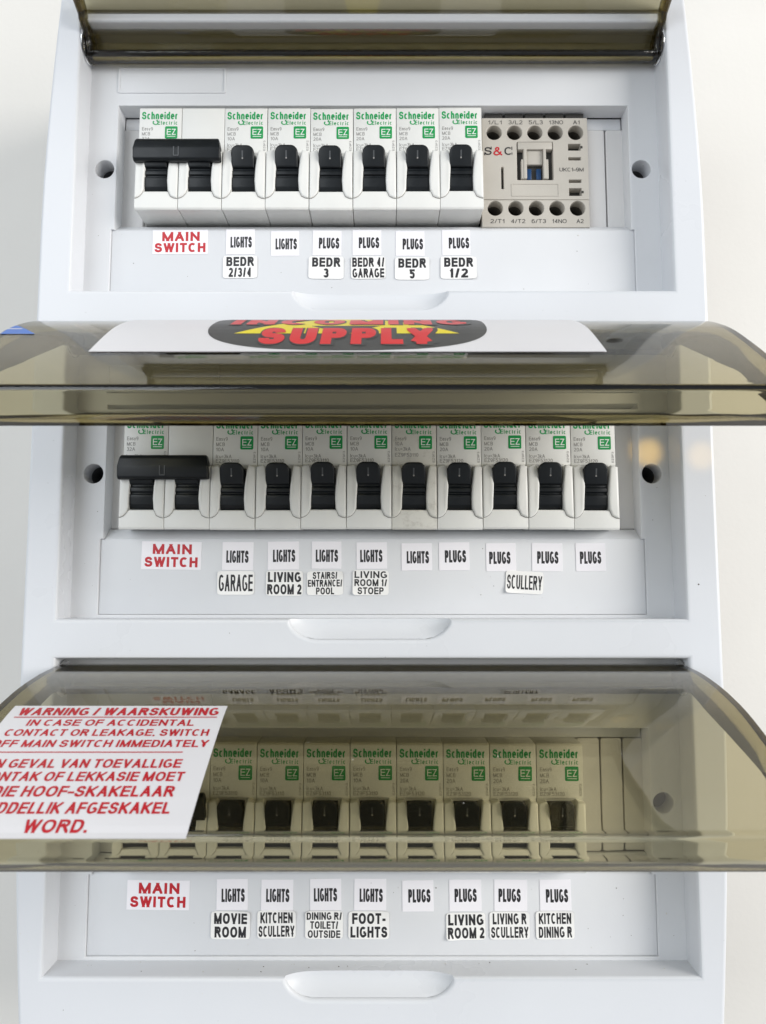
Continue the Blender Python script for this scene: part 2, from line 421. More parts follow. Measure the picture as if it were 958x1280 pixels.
NT=-57.6                                     # bottom of each recess
def notch_pts(cx, zb, n=10):
    # finger notch cut downwards out of the lower rail, left to right
    half, bottom, dep = 30.5, 20.0, 7.6
    pts=[]
    for k in range(n+1):
        t=k/n*math.pi/2
        pts.append((cx-half+(half-bottom)*(1-math.cos(t))**0.85, zb-dep*math.sin(t)**0.95))
    return pts+[(2*cx-x,z) for x,z in reversed(pts)]
def recess_outline(z0):
    zt=z0+56.5; zb=z0+NT; h=119.6
    return [(-h,zt),(-h,zb)]+notch_pts(-0.8,zb)+[(h,zb),(h,zt)]

cover=MB(); cover.add(*plate(body_outline(),[recess_outline(z) for z in ROWZ.values()],-5.0,13.0,1.5,5))
cover=bpart('front_cover',cover,[M['cover']],35)
hs=MB(); hs.add(*plate(body_outline(0.6),[body_outline(4.0)],-73.8,-5.05,0.3,1)); hs.add(*plate(body_outline(0.6),[],-75.9,-73.9,0.3,1),1)
bpart('housing',hs,[M['cover'],M['inside']],30)

# ---- finger notch scoops
def scoop(z0):
    mb=MB(); n=24; m=10; cx=-0.8; V=[]; F=[]
    pts=notch_pts(cx,z0+NT); 
    zb=z0+NT
    half=[p for p in pts]
    def width_at(d):
        # half-width of the notch at depth d below zb
        best=30.5
        for (xa,za),(xb,zb_) in zip(pts[:11],pts[1:11]):
            if zb-za<=d<=zb-zb_:
                t=(d-(zb-za))/max(1e-6,(za-zb_)); return abs(xa+(xb-xa)*t-cx)
        return 20.0
    for j in range(m+1):
        v=j/m; d=7.55*v; w=width_at(d)+0.05
        for i in range(n+1):
            u=-1+2*i/n; x=cx+u*w
            e=(1-abs(u)**7)*(1-v**2.2)
            V.append((x, 11.55-3.7*e, zb-d))
    for j in range(m):
        for i in range(n):
            a=j*(n+1)+i; F.append((a,a+1,a+n+2,a+n+1))
    b=len(V)
    for i in range(n+1):
        x=V[i][0]; V.append((x,-0.5,zb-0.05))
    for i in range(n): F.append((i,b+i,b+i+1,i+1))
    mb.add(V,F); return mb
for r,z0 in ROWZ.items():
    o=bpart('finger_notch',scoop(z0),[M['cover']],60)

# ---- recess plates, label panels, blanking plates, screws
HOLEX=112.6
for r,z0 in ROWZ.items():
    win=[(-107.6,z0+28.2),(-107.6,z0-26.42),(-109.0,z0-26.42),(-109.0,z0-56.4),(109.0,z0-56.4),(109.0,z0-26.42),(107.6,z0-26.42),(107.6,z0+28.2)]
    pl=MB(); pl.add(*plate([(-121,z0+58),(-121,z0-58.6),(121,z0-58.6),(121,z0+58)],[win,ring(-HOLEX,z0,3.95),ring(HOLEX,z0,3.95)],-9.0,0.0,0.35,3))
    po=bpart('recess_plate',pl,[M['plate']],35)
    lp=MB()
    lp.add(*prism([(-1.0,z0-56.3),(-1.0,z0-26.45),(-9.6,z0-26.45),(-9.6,z0-56.3)],-108.9,108.9,0.2))
    lp.add(*prism([(-1.25,z0-26.6),(-1.05,z0-26.3),(-6.7,z0-22.1),(-9.6,z0-22.1),(-9.6,z0-26.6)],-107.5,107.5,0.1))
    bpart('label_panel',lp,[M['plate']],35)
    lh=MB(); lh.add(*plate(rrect(-108.2,-62.4,z0+33.6,z0+45.2,0.8),[rrect(-107.3,-63.3,z0+34.5,z0+44.3,0.4)],-0.2,0.45,0.2)); bpart('label_holder',lh,[M['plate']],40)
    # depth behind each screw hole
    for sx in (-1,1):
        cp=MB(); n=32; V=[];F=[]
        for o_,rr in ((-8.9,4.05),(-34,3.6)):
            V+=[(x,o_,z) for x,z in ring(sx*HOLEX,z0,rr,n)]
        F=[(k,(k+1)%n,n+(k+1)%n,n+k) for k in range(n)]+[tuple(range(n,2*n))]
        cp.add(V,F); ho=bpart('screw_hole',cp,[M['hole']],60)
        sc=MB(); sc.add(*slab(ring(sx*HOLEX,z0,3.1,20),-33.8,-31.5,0.5)); sc.add(*boxg(sx*HOLEX-2.4,sx*HOLEX+2.4,-31.7,-31.3,z0-0.4,z0+0.4),1)
        bpart('screw',sc,[M['steel'],M['slot']],30,parent=ho)
# blanking plates: rows -> x ranges
blank_me={}
def blank(x0,x1,z0):
    mb=MB(); mb.add(*slab(rrect(x0+(0.3 if x0>-107 else -0.7),x1-(0.3 if x1<107 else -0.7),z0-21.8,z0+22.6,0.9,3),-10.5,-8.6,0.35,3)); bpart('blanking_plate',mb,[M['blank']],40)
    mb=MB(); mb.add(*boxg(x0-0.4,x1+0.4,-12.2,-11.0,z0-23.0,z0+23.0)); bpart('window_backing',mb,[M['blank']])
for (x0,x1,r) in ((-107.3,-98.4,1),(91.8,100.3,1),(100.3,107.4,1),(-107.3,-99.6,2),(97.6,107.4,2),(-107.3,-98.4,3),(81.5,91.0,3),(91.0,99.9,3),(99.9,107.4,3)):
    blank(x0,x1,ROWZ[r])
for r,z0 in ROWZ.items():                    # sill and lintel the plates snap into
    mb=MB(); mb.add(*boxg(-107.5,107.5,-11.5,-9.2,z0+22.9,z0+28.0,0.2)); bpart('window_lintel',mb,[M['plate']],30)
    mb=MB(); mb.add(*boxg(-118,118,-50,-42,z0-17,z0+17,0.3)); bpart('mounting_rail',mb,[M['rail']],30)

# ------------------------------------------------------------------ smoked lids
TH={1:101.5,2:55.9,3:65.4}                 # how far each lid is swung open (degrees from closed)
HINGE={1:(6.0,51.6),2:(8.1,53.5),3:(6.0,49.6)}
def rot(u,w,th):
    c,s=math.cos(th),math.sin(th); return (u*c-w*s, u*s+w*c)
# profile of the lid: back lip round the hinge, then the bulging front panel, then the bottom return
_open=[(10,4),(16,3.6),(22,2.9),(28,1.9),(33,1.0),(38,-0.1),(42,-1.1),(46,-2.3),(50,-3.5),(54,-4.9),(58,-6.5),(62,-8.3),(66,-10.2),(70,-12.15),(75,-14.65),(80,-17.2),(84,-19.3),(88.5,-21.7),(93,-24.3),(96.5,-26.3),(98.6,-27.6)]
_front=[rot(x,z,R(-65.4)) for x,z in _open]
LP=[(-7,-2),(-7.2,1.5),(-6,4.6),(-3,6.6),(0.5,6.2),(3.6,2.6),(6,-2.5)]+_front
_b=LP[-1]; LP+=[(_b[0]-2.1*(1-math.cos(R(a)))-0.1*a/90, _b[1]-2.1*math.sin(R(a))) for a in (15,30,45,60,75,90)]+[(_b[0]-7,_b[1]-2.0),(_b[0]-11.7,_b[1]-1.8)]
ENDP=LP[-1]
def finpt(i):
    u,w=LP[i]
    if i<=4: return (-3.0,-4.0)
    if w>-12: return (-3.0+(4.6-w)*0.2, min(-4.5,w-4.5))
    if w>_b[1]+0.5: return (0.6+7.0*(-12-w)/56.0 if w>-68 else 7.6-0.06*(-68-w), w)
    return ENDP
def lid(row, deg, label):
    th=R(deg); HIN_O,HIN_Z=HINGE[row]; z0=ROWZ[row]+HIN_Z; HX=118.5
    n=len(LP); V=[];F=[]
    def P(x,uw): a,b=rot(*uw,th); return (x,a,b)
    xs=[-HX+2*HX*k/8 for k in range(9)]
    for x in xs: V+=[P(x,p) for p in LP]
    for k in range(8):
        for i in range(n-1):
            F.append((k*n+i,k*n+i+1,(k+1)*n+i+1,(k+1)*n+i))
    for side,k in ((-1,0),(1,8)):
        fidx={}
        def fi(p):
            if p==ENDP: return k*n+n-1
            if p not in fidx: fidx[p]=len(V); V.append(P(side*HX,p))
            return fidx[p]
        for i in range(n-1):
            a,b=k*n+i,k*n+i+1; fa,fb=fi(finpt(i)),fi(finpt(i+1))
            q=[a,b,fb,fa]; q2=[]
            for t in q:
                if t not in q2: q2.append(t)
            if len(q2)>=3: F.append(tuple(q2) if side>0 else tuple(reversed(q2)))
    mb=MB(); mb.add(V,F)
    me=mb.mesh('lid',[M['smoke']])
    bm=bmesh.new(); bm.from_mesh(me); bmesh.ops.recalc_face_normals(bm,faces=bm.faces)
    bm.faces.ensure_lookup_table()
    # a mid panel face must look outwards
    f=bm.faces[3*(n-1)+20]; c=f.calc_center_median()
    a,b=rot(-1,0,th)
    inner=Vector((0,-a,b))
    if f.normal.dot(inner)>0: bmesh.ops.reverse_faces(bm,faces=bm.faces)
    bm.to_mesh(me); bm.free(); smooth_by_angle(me,38)
    o=link('lid',me,board,(0-BO[0],HIN_O-BO[1],z0-BO[2]))
    so=o.modifiers.new('thickness','SOLIDIFY'); so.thickness=0.0018; so.offset=-1; so.use_even_offset=True; so.use_rim=True
    o['label']=label
    for side in (-1,1):                      # round hinge ears and the pins they turn on
        pr=[(7.2*math.cos(2*math.pi*k/28),7.2*math.sin(2*math.pi*k/28)-1.2) for k in range(28)]
        mb=MB(); mb.add(*prism(pr,side*118.6,side*119.4,0.25)); mb.build('hinge_ear',[M['smoke']],o,30)
    return o
def lid_map(row,deg,lift0):
    th=R(deg); HIN_O,HIN_Z=HINGE[row]; z0=ROWZ[row]+HIN_Z
    def f(x,w,e=0.0):
        lift=lift0+e; pts=LP[7:30]
        for (u0,w0),(u1,w1) in zip(pts,pts[1:]):
            if w1<=w<=w0:
                u=u0+(u1-u0)*(w-w0)/(w1-w0); nx,nw=(w0-w1),(u1-u0); L=math.hypot(nx,nw)
                a,b=rot(u+lift*nx/L, w+lift*nw/L, th); return (x,HIN_O+a,z0+b)
        u,w_=pts[-1]; a,b=rot(u+lift,w,th); return (x,HIN_O+a,z0+b)
    return f
lid(1,TH[1],'smoked lid of the top row, swung fully up')
lid(2,TH[2],'smoked lid of the middle row, carrying the incoming supply sticker')
lid(3,TH[3],'smoked lid of the bottom row, hanging over the breakers')

# ------------------------------------------------------------------ breakers
MW=17.85
def mcb_body(x0, smallstep=True):
    """one pole housing; x0 = left edge inside the thing"""
    mb=MB(); a,b=x0+0.12,x0+MW-0.12
    prof=[(-38,23.2),(3.2,23.2),(4.0,22.4),(4.0,3.2),(3.3,2.4),(3.0,1.6),(3.0,-15.0),(8.1,-15.4),(8.5,-16.0),(8.4,-22.3),(7.7,-23.1),(4.0,-22.4),(-38,-21.9)]
    mb.add(*prism(prof,a,b,0.22,2)); return mb
def guard(x0, side):
    mb=MB()
    if side<0:
        out=[(0.15,1.8),(2.9,2.6),(3.7,1.6),(4.15,-1.5),(4.3,-6),(4.0,-11),(3.9,-14.6),(3.3,-16.3),(2.2,-17.6),(0.9,-18.3),(0.15,-18.4)]
    else:
        out=[(17.7,1.8),(15.0,2.6),(14.3,1.2),(14.0,-2.0),(13.6,-6.5),(13.4,-11),(13.7,-15.0),(14.8,-17.6),(16.4,-18.4),(17.7,-18.6)]
    def sh(x,z):
        t=(z+8)/11.0
        return -1.5*max(0,t)**2 - (0.5 if z<-12 else 0.0)*min(1,(-12-z)/5) 
    v,f=slab([(x+x0,z) for x,z in out],2.0,9.7,0.9,3)
    v=[(x,(o+sh(x,z)) if o>5 else o,z) for x,o,z in v]
    mb.add(v,f)
    low=[p for p in out if p[1]<-14]          # seam where the guard meets the housing below it
    V=[]
    for x,z in low: V+=[(x+x0,8.62,z+0.05),(x+x0+(0.06 if side<0 else -0.06),8.62,z-0.20)]
    for x in V: pass
    mb.add(V,[(2*i,2*i+1,2*i+3,2*i+2) for i in range(len(low)-1)],1)
    return mb
def lever(x0):
    mb=MB(); xc=x0+8.55
    # barrel between the guards
    mb.add(*prism([(-6,-15.2),(6.4,-15.0),(7.5,-13.2),(8.0,-10.5),(8.1,-9.4),(7.2,-9.1),(7.2,-8.5),(8.1,-8.2),(8.1,-6.6),(7.4,-6.2),(7.6,-4.0),(7.0,-1.0),(5.0,1.5),(-6,3)],xc-4.75,xc+4.75,0.2))
    # thumb tab: rounded top, leaning out towards its tip
    out=[(xc-4.6,-5.4),(xc+4.6,-5.4),(xc+4.7,0.2)]
    for k in range(1,8):
        a=R(90*k/7); out.append((xc+4.7-2.9+2.9*math.cos(a),0.2+2.8*math.sin(a)+0.2))
    out+=[(2*xc-x,z) for x,z in reversed(out[2:])]
    v,f=slab(out,5.6,8.9,0.75,3)
    v=[(x,o+(0.30*(z+5.4) if o>6.6 else 0.36*(z+5.4)),z) for x,o,z in v]
    mb.add(v,f)
    t=lambda z,l:8.9+0.30*(z+5.4)+l
    mb.add([(xc-0.28,t(-1.9,.04),-1.9),(xc+0.28,t(-1.9,.04),-1.9),(xc+0.28,t(0.9,.04),0.9),(xc-0.28,t(0.9,.04),0.9)],[(0,1,2,3)],1)
    mb.add([(x,t(z,.06),z) for x,z in ring(xc,-2.0,0.33,10)],[tuple(range(10))],2)
    return mb
def printing(kind, x0=0.0):
    mb=MB(); o=4.05
    put_text(mb,'Schneider',x0+8.75,19.4,15.2,3.3,o,0,0.195,gap=0.12)
    put_text(mb,'Electric',x0+11.9,16.25,8.3,1.75,o,0,0.17,gap=0.24)
    c=(x0+6.9,16.35)                       # swash curling under the wordmark
    for k in range(11):
        a0,a1=R(70-27*k),R(70-27*(k+1))
        p=lambda a,r:(c[0]+r*math.cos(a)*1.05,o+0.008,c[1]+r*math.sin(a)*0.85)
        mb.add([p(a0,0.75),p(a1,0.75),p(a1,1.25),p(a0,1.25)],[(0,1,2,3)],0)
    mb.add([(x0+7.1,o+.008,17.1),(x0+7.5,o+.008,16.9),(x0+7.9,o+.008,17.6),(x0+7.4,o+.008,17.6)],[(0,1,2,3)],0)
    rows={'10':['Easy9','MCB','10A','Icu=3kA','EZ9F53110'],'20':['Easy9','MCB','20A','Icu=3kA','EZ9F53120'],'32':['Easy9','MCB','32A','Icu=3kA'],'10b':['Easy9','10A','Icu=3kA','EZ9F53110']}[kind]
    ws={'Easy9':4.5,'MCB':3.4,'10A':3.1,'20A':3.3,'32A':3.3,'Icu=3kA':6.2,'EZ9F53110':9.3,'EZ9F53120':9.3}
    zz=[13.6,11.4,9.3,6.5,4.7] if kind!='10b' else [13.6,11.5,9.4,7.0]
    for s,z in zip(rows,zz):
        w=ws[s]; put_text(mb,s,x0+1.3+w/2,z,w,1.45,o,1,0.13)
    sm=MB(); put_text(sm,'EZ9F3',0,0,4.4,0.85,0,0,0.13)
    mb.add([(x0+16.7-z,o+q,6.2+x) for x,q,z in sm.v],sm.f,1)
    return mb
def badge(x0=0.0):
    mb=MB(); mb.add(*slab(rrect(x0+10.9,x0+16.1,9.3,14.7,0.5,3),3.6,4.12,0.08,1))
    put_text(mb,'EZ',x0+13.55,12.2,3.7,2.6,4.16,1,0.13)
    mb.add([(x0+11.8,4.15,10.1),(x0+15.3,4.15,10.1),(x0+15.3,4.15,10.35),(x0+11.8,4.15,10.35)],[(0,1,2,3)],1)
    return mb

def low(mb,k=0.74):
    mb.v=[(x,(4.5+(o-4.5)*k if o>4.5 else o),z) for x,o,z in mb.v]; return mb
ME={}
ME['body']=low(mcb_body(0)).mesh('pole_housing',[M['mcb']],35)
ME['bodyd']=low(mcb_body(0)).mesh('pole_housing',[M['mcbdirty']],35)
ME['gl']=low(guard(0,-1)).mesh('toggle_guard',[M['mcb'],M['seam']],50); ME['gr']=low(guard(0,1)).mesh('toggle_guard',[M['mcb'],M['seam']],50)
ME['gld']=low(guard(0,-1)).mesh('toggle_guard',[M['mcbdirty'],M['seam']],50); ME['grd']=low(guard(0,1)).mesh('toggle_guard',[M['mcbdirty'],M['seam']],50)
ME['lever']=low(lever(0),0.80).mesh('toggle',[M['black'],M['mark'],M['grey']],40)
ME['badge']=badge().mesh('logo_badge',[M['green'],M['print_white']],30)
for k in ('10','20','32','10b'): ME['p'+k]=printing(k).mesh('printing',[M['gtext'],M['grey']])

def pole(t, x0, dirty=False):
    d='d' if dirty else ''
    for nm,me in (('pole_housing','body'+d),('toggle_guard','gl'+d),('toggle_guard','gr'+d),('toggle','lever')):
        link(nm,ME[me],t,(x0,0,0))
def breaker(x,z,kind,label,dirty=False):
    t=thing('circuit_breaker',label,'circuit breaker',(x,0,z),'single pole circuit breakers')
    t.rotation_euler=(R(random.uniform(-.25,.25)),R(random.uniform(-.2,.2)),0)
    pole(t,0,dirty); link('printing',ME['p'+kind],t); link('logo_badge',ME['badge'],t); return t
def tie_bar():
    mb=MB(); x0,x1=0.0,2*MW-0.2
    v,f=prism([(7.6,-3.4),(10.6,-3.8),(11.8,-2.9),(12.3,1.2),(11.6,4.8),(10.4,6.0),(7.4,5.9),(6.6,3.0)],x0,x1,0.55,3)
    v=[((x+ (0.9 if x<5 else -0.9)*max(0,(z-1.5)/5)), o, z) for x,o,z in v]
    mb.add(v,f)
    xc=(x0+x1)/2
    mb.add(*prism([(11.6,-1.9),(12.25,-1.9),(12.5,1.6),(11.6,1.6)],xc-1.15,xc-0.75),1)
    mb.add(*prism([(11.6,-1.9),(12.25,-1.9),(12.5,1.6),(11.6,1.6)],xc+0.75,xc+1.15),1)
    mb.add(*prism([(11.6,-2.3),(12.2,-2.3),(12.25,-1.9),(11.6,-1.9)],xc-1.0,xc+1.0),1)
    return mb
ME['tie']=low(tie_bar(),0.85).mesh('tie_bar',[M['black'],M['mark']],40)
def main_switch(x,z,label):
    t=thing('main_switch',label,'main switch',(x,0,z),'two pole main switches')
    pole(t,0); pole(t,MW)
    link('printing',ME['p32'],t); link('logo_badge',ME['badge'],t); link('tie_bar',ME['tie'],t,(-0.1,0,0.0))
    return t

X0={1:-97.4,2:-99.4,3:-97.7}; ZS={1:1.7,2:0.0,3:-0.1}
main_switch(X0[1],ROWZ[1]+ZS[1],'two-pole main switch with black tie bar at the left end of the top row')
main_switch(X0[2],ROWZ[2]+ZS[2],'two-pole main switch with black tie bar in the middle row, fully visible below the lid')
main_switch(X0[3],ROWZ[3]+ZS[3],'two-pole main switch of the bottom row, mostly hidden behind the warning sticker')
rowinfo={
1:[('10','breaker right beside the top row main switch, above the BEDR 2/3/4 sticker'),('10','breaker in the top row above a LIGHTS sticker with no room sticker below'),('20','breaker in the top row above BEDR 3, third single one counting from the left'),('20','breaker in the top row above the BEDR 4/ GARAGE sticker'),('20','breaker in the top row above BEDR 5, second before the beige contactor'),('20','breaker in the top row touching the beige contactor, above BEDR 1/2')],
2:[('10','breaker in the middle row beside the main switch, above the GARAGE sticker'),('10','breaker in the middle row above the LIVING ROOM 2 sticker'),('10','breaker in the middle row above the STAIRS/ ENTRANCE/ POOL sticker'),('10','breaker in the middle row above the LIVING ROOM 1/ STOEP sticker'),('10b','grimy scuffed breaker in the middle row above a lone LIGHTS sticker'),('20','breaker in the middle row just right of the grimy one'),('20','breaker in the middle row, fourth from the right, above left part of SCULLERY'),('20','breaker in the middle row, second from the right'),('20','last breaker at the right end of the middle row')],
3:[('10','breaker behind the bottom lid, next to the warning sticker, above MOVIE ROOM'),('10','breaker behind the bottom lid above the KITCHEN SCULLERY sticker'),('10','breaker behind the bottom lid above the DINING R/ TOILET/ OUTSIDE sticker'),('10','breaker behind the bottom lid above the FOOT-LIGHTS sticker'),('20','breaker behind the bottom lid above the PLUGS sticker with nothing below'),('20','breaker behind the bottom lid above the bottom row LIVING ROOM 2 sticker'),('20','breaker behind the bottom lid above the LIVING R SCULLERY sticker'),('20','last breaker on the right behind the bottom lid, above KITCHEN DINING R')]}
rowinfo[2][6]=('20','breaker in the middle row, third from the right')
for r in rowinfo:
    for i,(k,lab) in enumerate(rowinfo[r]):
        jz=random.uniform(-.25,.25)
        breaker(X0[r]+MW*(2+i)+random.uniform(-.04,.04), ROWZ[r]+ZS[r]+jz, k, 'white '+lab if not lab.startswith('grimy') else lab, dirty=(k=='10b'))

# ------------------------------------------------------------------ contactor
def amp(mb,cx,cz,o,mi):
    pts=[(.95,.0),(.28,.68),(.25,.86),(.40,1.0),(.58,.95),(.62,.80),(.52,.66),(.14,.42),(.05,.22),(.18,.03),(.42,.0),(.66,.12),(.86,.42)]
    P=[(cx+(x-.5)*3.7,cz+(y-.5)*3.3) for x,y in pts]; t=.29
    for i,(a,b) in enumerate(zip(P,P[1:])):
        d=math.hypot(b[0]-a[0],b[1]-a[1]); nx,nz=-(b[1]-a[1])/d*t,(b[0]-a[0])/d*t; ex,ez=(b[0]-a[0])/d*t*.6,(b[1]-a[1])/d*t*.6
        mb.add([(a[0]-nx-ex,o+i*.0015,a[1]-nz-ez),(b[0]-nx+ex,o+i*.0015,b[1]-nz+ez),(b[0]+nx+ex,o+i*.0015,b[1]+nz+ez),(a[0]+nx-ex,o+i*.0015,a[1]+nz-ez)],[(0,1,2,3)],mi)
CZ=PITCH
ct=thing('contactor','beige contactor with ten round terminal holes, right of the top row breakers','contactor',(46.3,0,CZ))
def L(x): return x-46.3
HX=[51.6,60.3,69.0,77.7,86.4]
def cpart(nm,mb,mats,sm=35): return mb.build(nm,mats,ct,sm)
zt,zb=25.2,-23.6
mb=MB()
mid=[rrect(L(61.2),L(76.6),-2.6,14.4,0.3,2), rrect(L(54.4),L(55.5),-6.6,3.2,0.2,2)]
for (za,zc) in ((13.6,10.6),(7.6,6.2),(-2.4,-3.8),(-6.2,-9.6)): mid.append([(L(83.1),zc),(L(88.4),zc),(L(88.4),za),(L(83.1),za)])
holes=[ring(L(x),18.6,3.25,28) for x in HX]+mid
mb.add(*plate([(L(46.5),zt),(L(46.5),-11.3),(L(91.5),-11.3),(L(91.5),zt)],holes,-9,-4,0.25,2))
cpart('front_face',mb,[M['beige']])
mb=MB(); mb.add(*plate([(L(46.0),-11.6),(L(46.0),zb),(L(91.4),zb),(L(91.4),-11.6)],[ring(L(x),-15.3,3.25,28) for x in HX],-9,-3.7,0.25,2)); cpart('terminal_cover',mb,[M['beige']])
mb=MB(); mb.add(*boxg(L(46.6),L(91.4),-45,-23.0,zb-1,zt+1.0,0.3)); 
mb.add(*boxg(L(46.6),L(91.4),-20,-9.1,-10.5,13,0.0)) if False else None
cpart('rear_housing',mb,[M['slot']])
for z in (18.6,-15.3):
    for x in HX:                              # sleeve and screw in every terminal
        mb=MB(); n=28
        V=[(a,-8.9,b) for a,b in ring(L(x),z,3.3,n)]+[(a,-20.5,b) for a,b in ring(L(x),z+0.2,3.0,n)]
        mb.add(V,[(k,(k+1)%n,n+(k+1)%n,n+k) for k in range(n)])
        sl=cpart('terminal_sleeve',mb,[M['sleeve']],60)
        mb=MB(); mb.add(*slab(ring(L(x),z+0.1,2.8,20),-22,-19.6,0.4)); mb.add(*boxg(L(x)-2.2,L(x)+2.2,-19.8,-19.45,z-.25,z+.45),1); mb.add(*boxg(L(x)-.35,L(x)+.35,-19.8,-19.44,z-2,z+2.2),1)
        s=mb.build('terminal_screw',[M['steel'],M['slot']],sl,30)
# dark gaps between the barrier ribs, top and bottom
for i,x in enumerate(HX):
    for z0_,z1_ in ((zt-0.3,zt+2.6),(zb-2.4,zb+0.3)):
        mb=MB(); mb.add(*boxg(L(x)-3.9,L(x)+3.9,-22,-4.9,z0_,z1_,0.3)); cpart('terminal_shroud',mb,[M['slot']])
# sliding block in the middle
mb=MB(); 
mb.add(*boxg(L(61.3),L(76.5),-9,-6.4,-2.5,14.3),1)
mb.add(*boxg(L(61.6),L(76.2),-6.4,-3.6,10.9,14.1,0.25))
mb.add(*boxg(L(64.0),L(65.3),-6.4,-3.4,-2.2,11.2,0.2)); mb.add(*boxg(L(72.3),L(73.5),-6.4,-3.4,-2.2,11.2,0.2))
mb.add(*boxg(L(63.0),L(64.1),-6.4,-3.7,-2.2,6.5,0.2)); mb.add(*boxg(L(73.4),L(74.5),-6.4,-3.7,-2.2,6.5,0.2))
mb.add(*boxg(L(65.4),L(72.2),-6.4,-4.6,4.6,10.8,0.3)); 
cpart('indicator_block',mb,[M['beige2'],M['slot']])
mb=MB(); mb.add(*boxg(L(65.5),L(67.5),-6.4,-5.2,-1.8,3.0,0.2)); mb.add(*boxg(L(69.6),L(71.6),-6.4,-5.2,-1.8,3.0,0.2)); cpart('blue_contact',mb,[M['blue']])
mb=MB(); mb.add(*plate(rrect(L(58.6),L(78.8),-9.9,-4.2,0.3,2),[rrect(L(59.0),L(78.4),-9.5,-4.6,0.2,2)],-4.1,-3.8,0.1,1)); cpart('label_frame',mb,[M['beige2']])
mb=MB()
for (za,zc) in ((13.6,10.6),(7.6,6.2),(-2.4,-3.8),(-6.2,-9.6)): mb.add(*boxg(L(83),L(88.5),-10,-8.0,zc,za),0)
mb.add(*boxg(L(54.3),L(55.6),-10,-8.0,-6.7,3.3),0)
for z in (12.0,-8.0): mb.add(*boxg(L(88.3),L(89.2),-4.2,-3.85,z-.5,z+.5),0)
cpart('socket_slot',mb,[M['slot']])
mb=MB(); o=-3.93
for s,x in zip(('1/L1','3/L2','5/L3','13NO','A1'),HX): put_text(mb,s,L(x)+0.5,23.2,6.0 if len(s)>2 else 2.9,1.75,o,0,0.12)
for s,x in zip(('2/T1','4/T2','6/T3','14NO','A2'),HX): put_text(mb,s,L(x)+0.9,-21.0,6.0 if len(s)>2 else 2.9,1.75,o+.3,0,0.12)
put_text(mb,'UKC1-9M',L(84.3),2.0,10.2,1.7,o,0,0.12)
put_text(mb,'S',L(48.9),10.3,3.1,3.5,o,0,0.16); put_text(mb,'C',L(57.6),10.3,3.4,3.5,o,0,0.16)
amp(mb,L(53.1),10.2,o+.02,1)
for x,z,w,h in ((50.3,11.6,0.4,1.3),(47.5,9.0,0.4,1.3),(59.1,11.5,0.4,1.4),(59.1,9.2,0.35,1.0)):   # serifs
    mb.add([(L(x)-w/2,o,z-h/2),(L(x)+w/2,o,z-h/2),(L(x)+w/2,o,z+h/2),(L(x)-w/2,o,z+h/2)],[(0,1,2,3)],0)
cpart('printing',mb,[M['ink'],M['redink']],None)

# ------------------------------------------------------------------ stickers on the panels
ST=[
(1,'MAIN|SWITCH',-80.3,-31.5,23.0,10.4),(1,'LIGHTS',-55.2,-31.4,12.0,10.8),(1,'BEDR|2/3/4',-55.1,-42.3,14.3,9.6),(1,'LIGHTS',-36.6,-32.1,11.7,10.7),
(1,'PLUGS',-19.1,-31.9,12.0,10.8),(1,'BEDR|3',-19.4,-42.6,14.6,9.6),(1,'PLUGS',-2.5,-31.7,12.0,10.8),(1,'BEDR 4/|GARAGE',-1.9,-42.6,14.3,9.6),
(1,'PLUGS',15.5,-32.1,12.0,10.7),(1,'BEDR|5',16.3,-43.0,14.3,9.6),(1,'PLUGS',34.7,-31.7,11.7,10.8),(1,'BEDR|1/2',35.6,-42.6,15.0,9.6),
(2,'MAIN|SWITCH',-80.5,-33.0,24.0,11.2),(2,'LIGHTS',-53.9,-33.2,12.5,11.2),(2,'LIGHTS',-35.7,-33.0,12.5,11.2),(2,'LIGHTS',-18.4,-32.8,11.9,10.9),
(2,'LIGHTS',-0.3,-33.0,12.2,10.6),(2,'LIGHTS',17.7,-33.5,12.2,10.9),(2,'PLUGS',32.7,-33.3,12.2,11.2),(2,'PLUGS',51.4,-33.6,11.9,11.2),
(2,'PLUGS',69.9,-33.6,12.2,11.2),(2,'PLUGS',87.3,-33.6,11.9,11.2),(2,'GARAGE',-54.5,-43.9,14.7,9.5),(2,'LIVING|ROOM 2',-35.1,-44.0,14.7,10.0),
(2,'STAIRS/|ENTRANCE/|POOL',-18.9,-44.0,14.4,9.5),(2,'LIVING|ROOM 1/|STOEP',-0.7,-43.8,14.4,9.9),(2,'SCULLERY',60.6,-43.7,15.0,8.9),
(3,'MAIN|SWITCH',-82.1,-34.2,24.0,10.9),(3,'LIGHTS',-53.7,-34.0,12.0,11.4),(3,'LIGHTS',-36.4,-34.2,12.3,11.4),(3,'LIGHTS',-17.8,-34.0,12.0,11.6),
(3,'LIGHTS',-0.7,-34.0,12.3,11.6),(3,'PLUGS',17.6,-34.5,12.0,11.5),(3,'PLUGS',35.8,-34.3,12.3,11.6),(3,'PLUGS',53.2,-34.3,12.6,11.6),(3,'PLUGS',70.4,-34.2,12.0,11.5),
(3,'MOVIE|ROOM',-54.1,-45.2,15.0,10.2),(3,'KITCHEN|SCULLERY',-36.5,-44.9,14.7,10.2),(3,'DINING R/|TOILET/|OUTSIDE',-18.3,-45.1,14.4,10.2),
(3,'FOOT-|LIGHTS',-1.2,-45.2,15.6,10.2),(3,'LIVING|ROOM 2',35.9,-45.6,15.0,9.9),(3,'LIVING R|SCULLERY',52.6,-45.3,15.3,10.2),(3,'KITCHEN|DINING R',70.0,-45.2,14.7,10.3)]
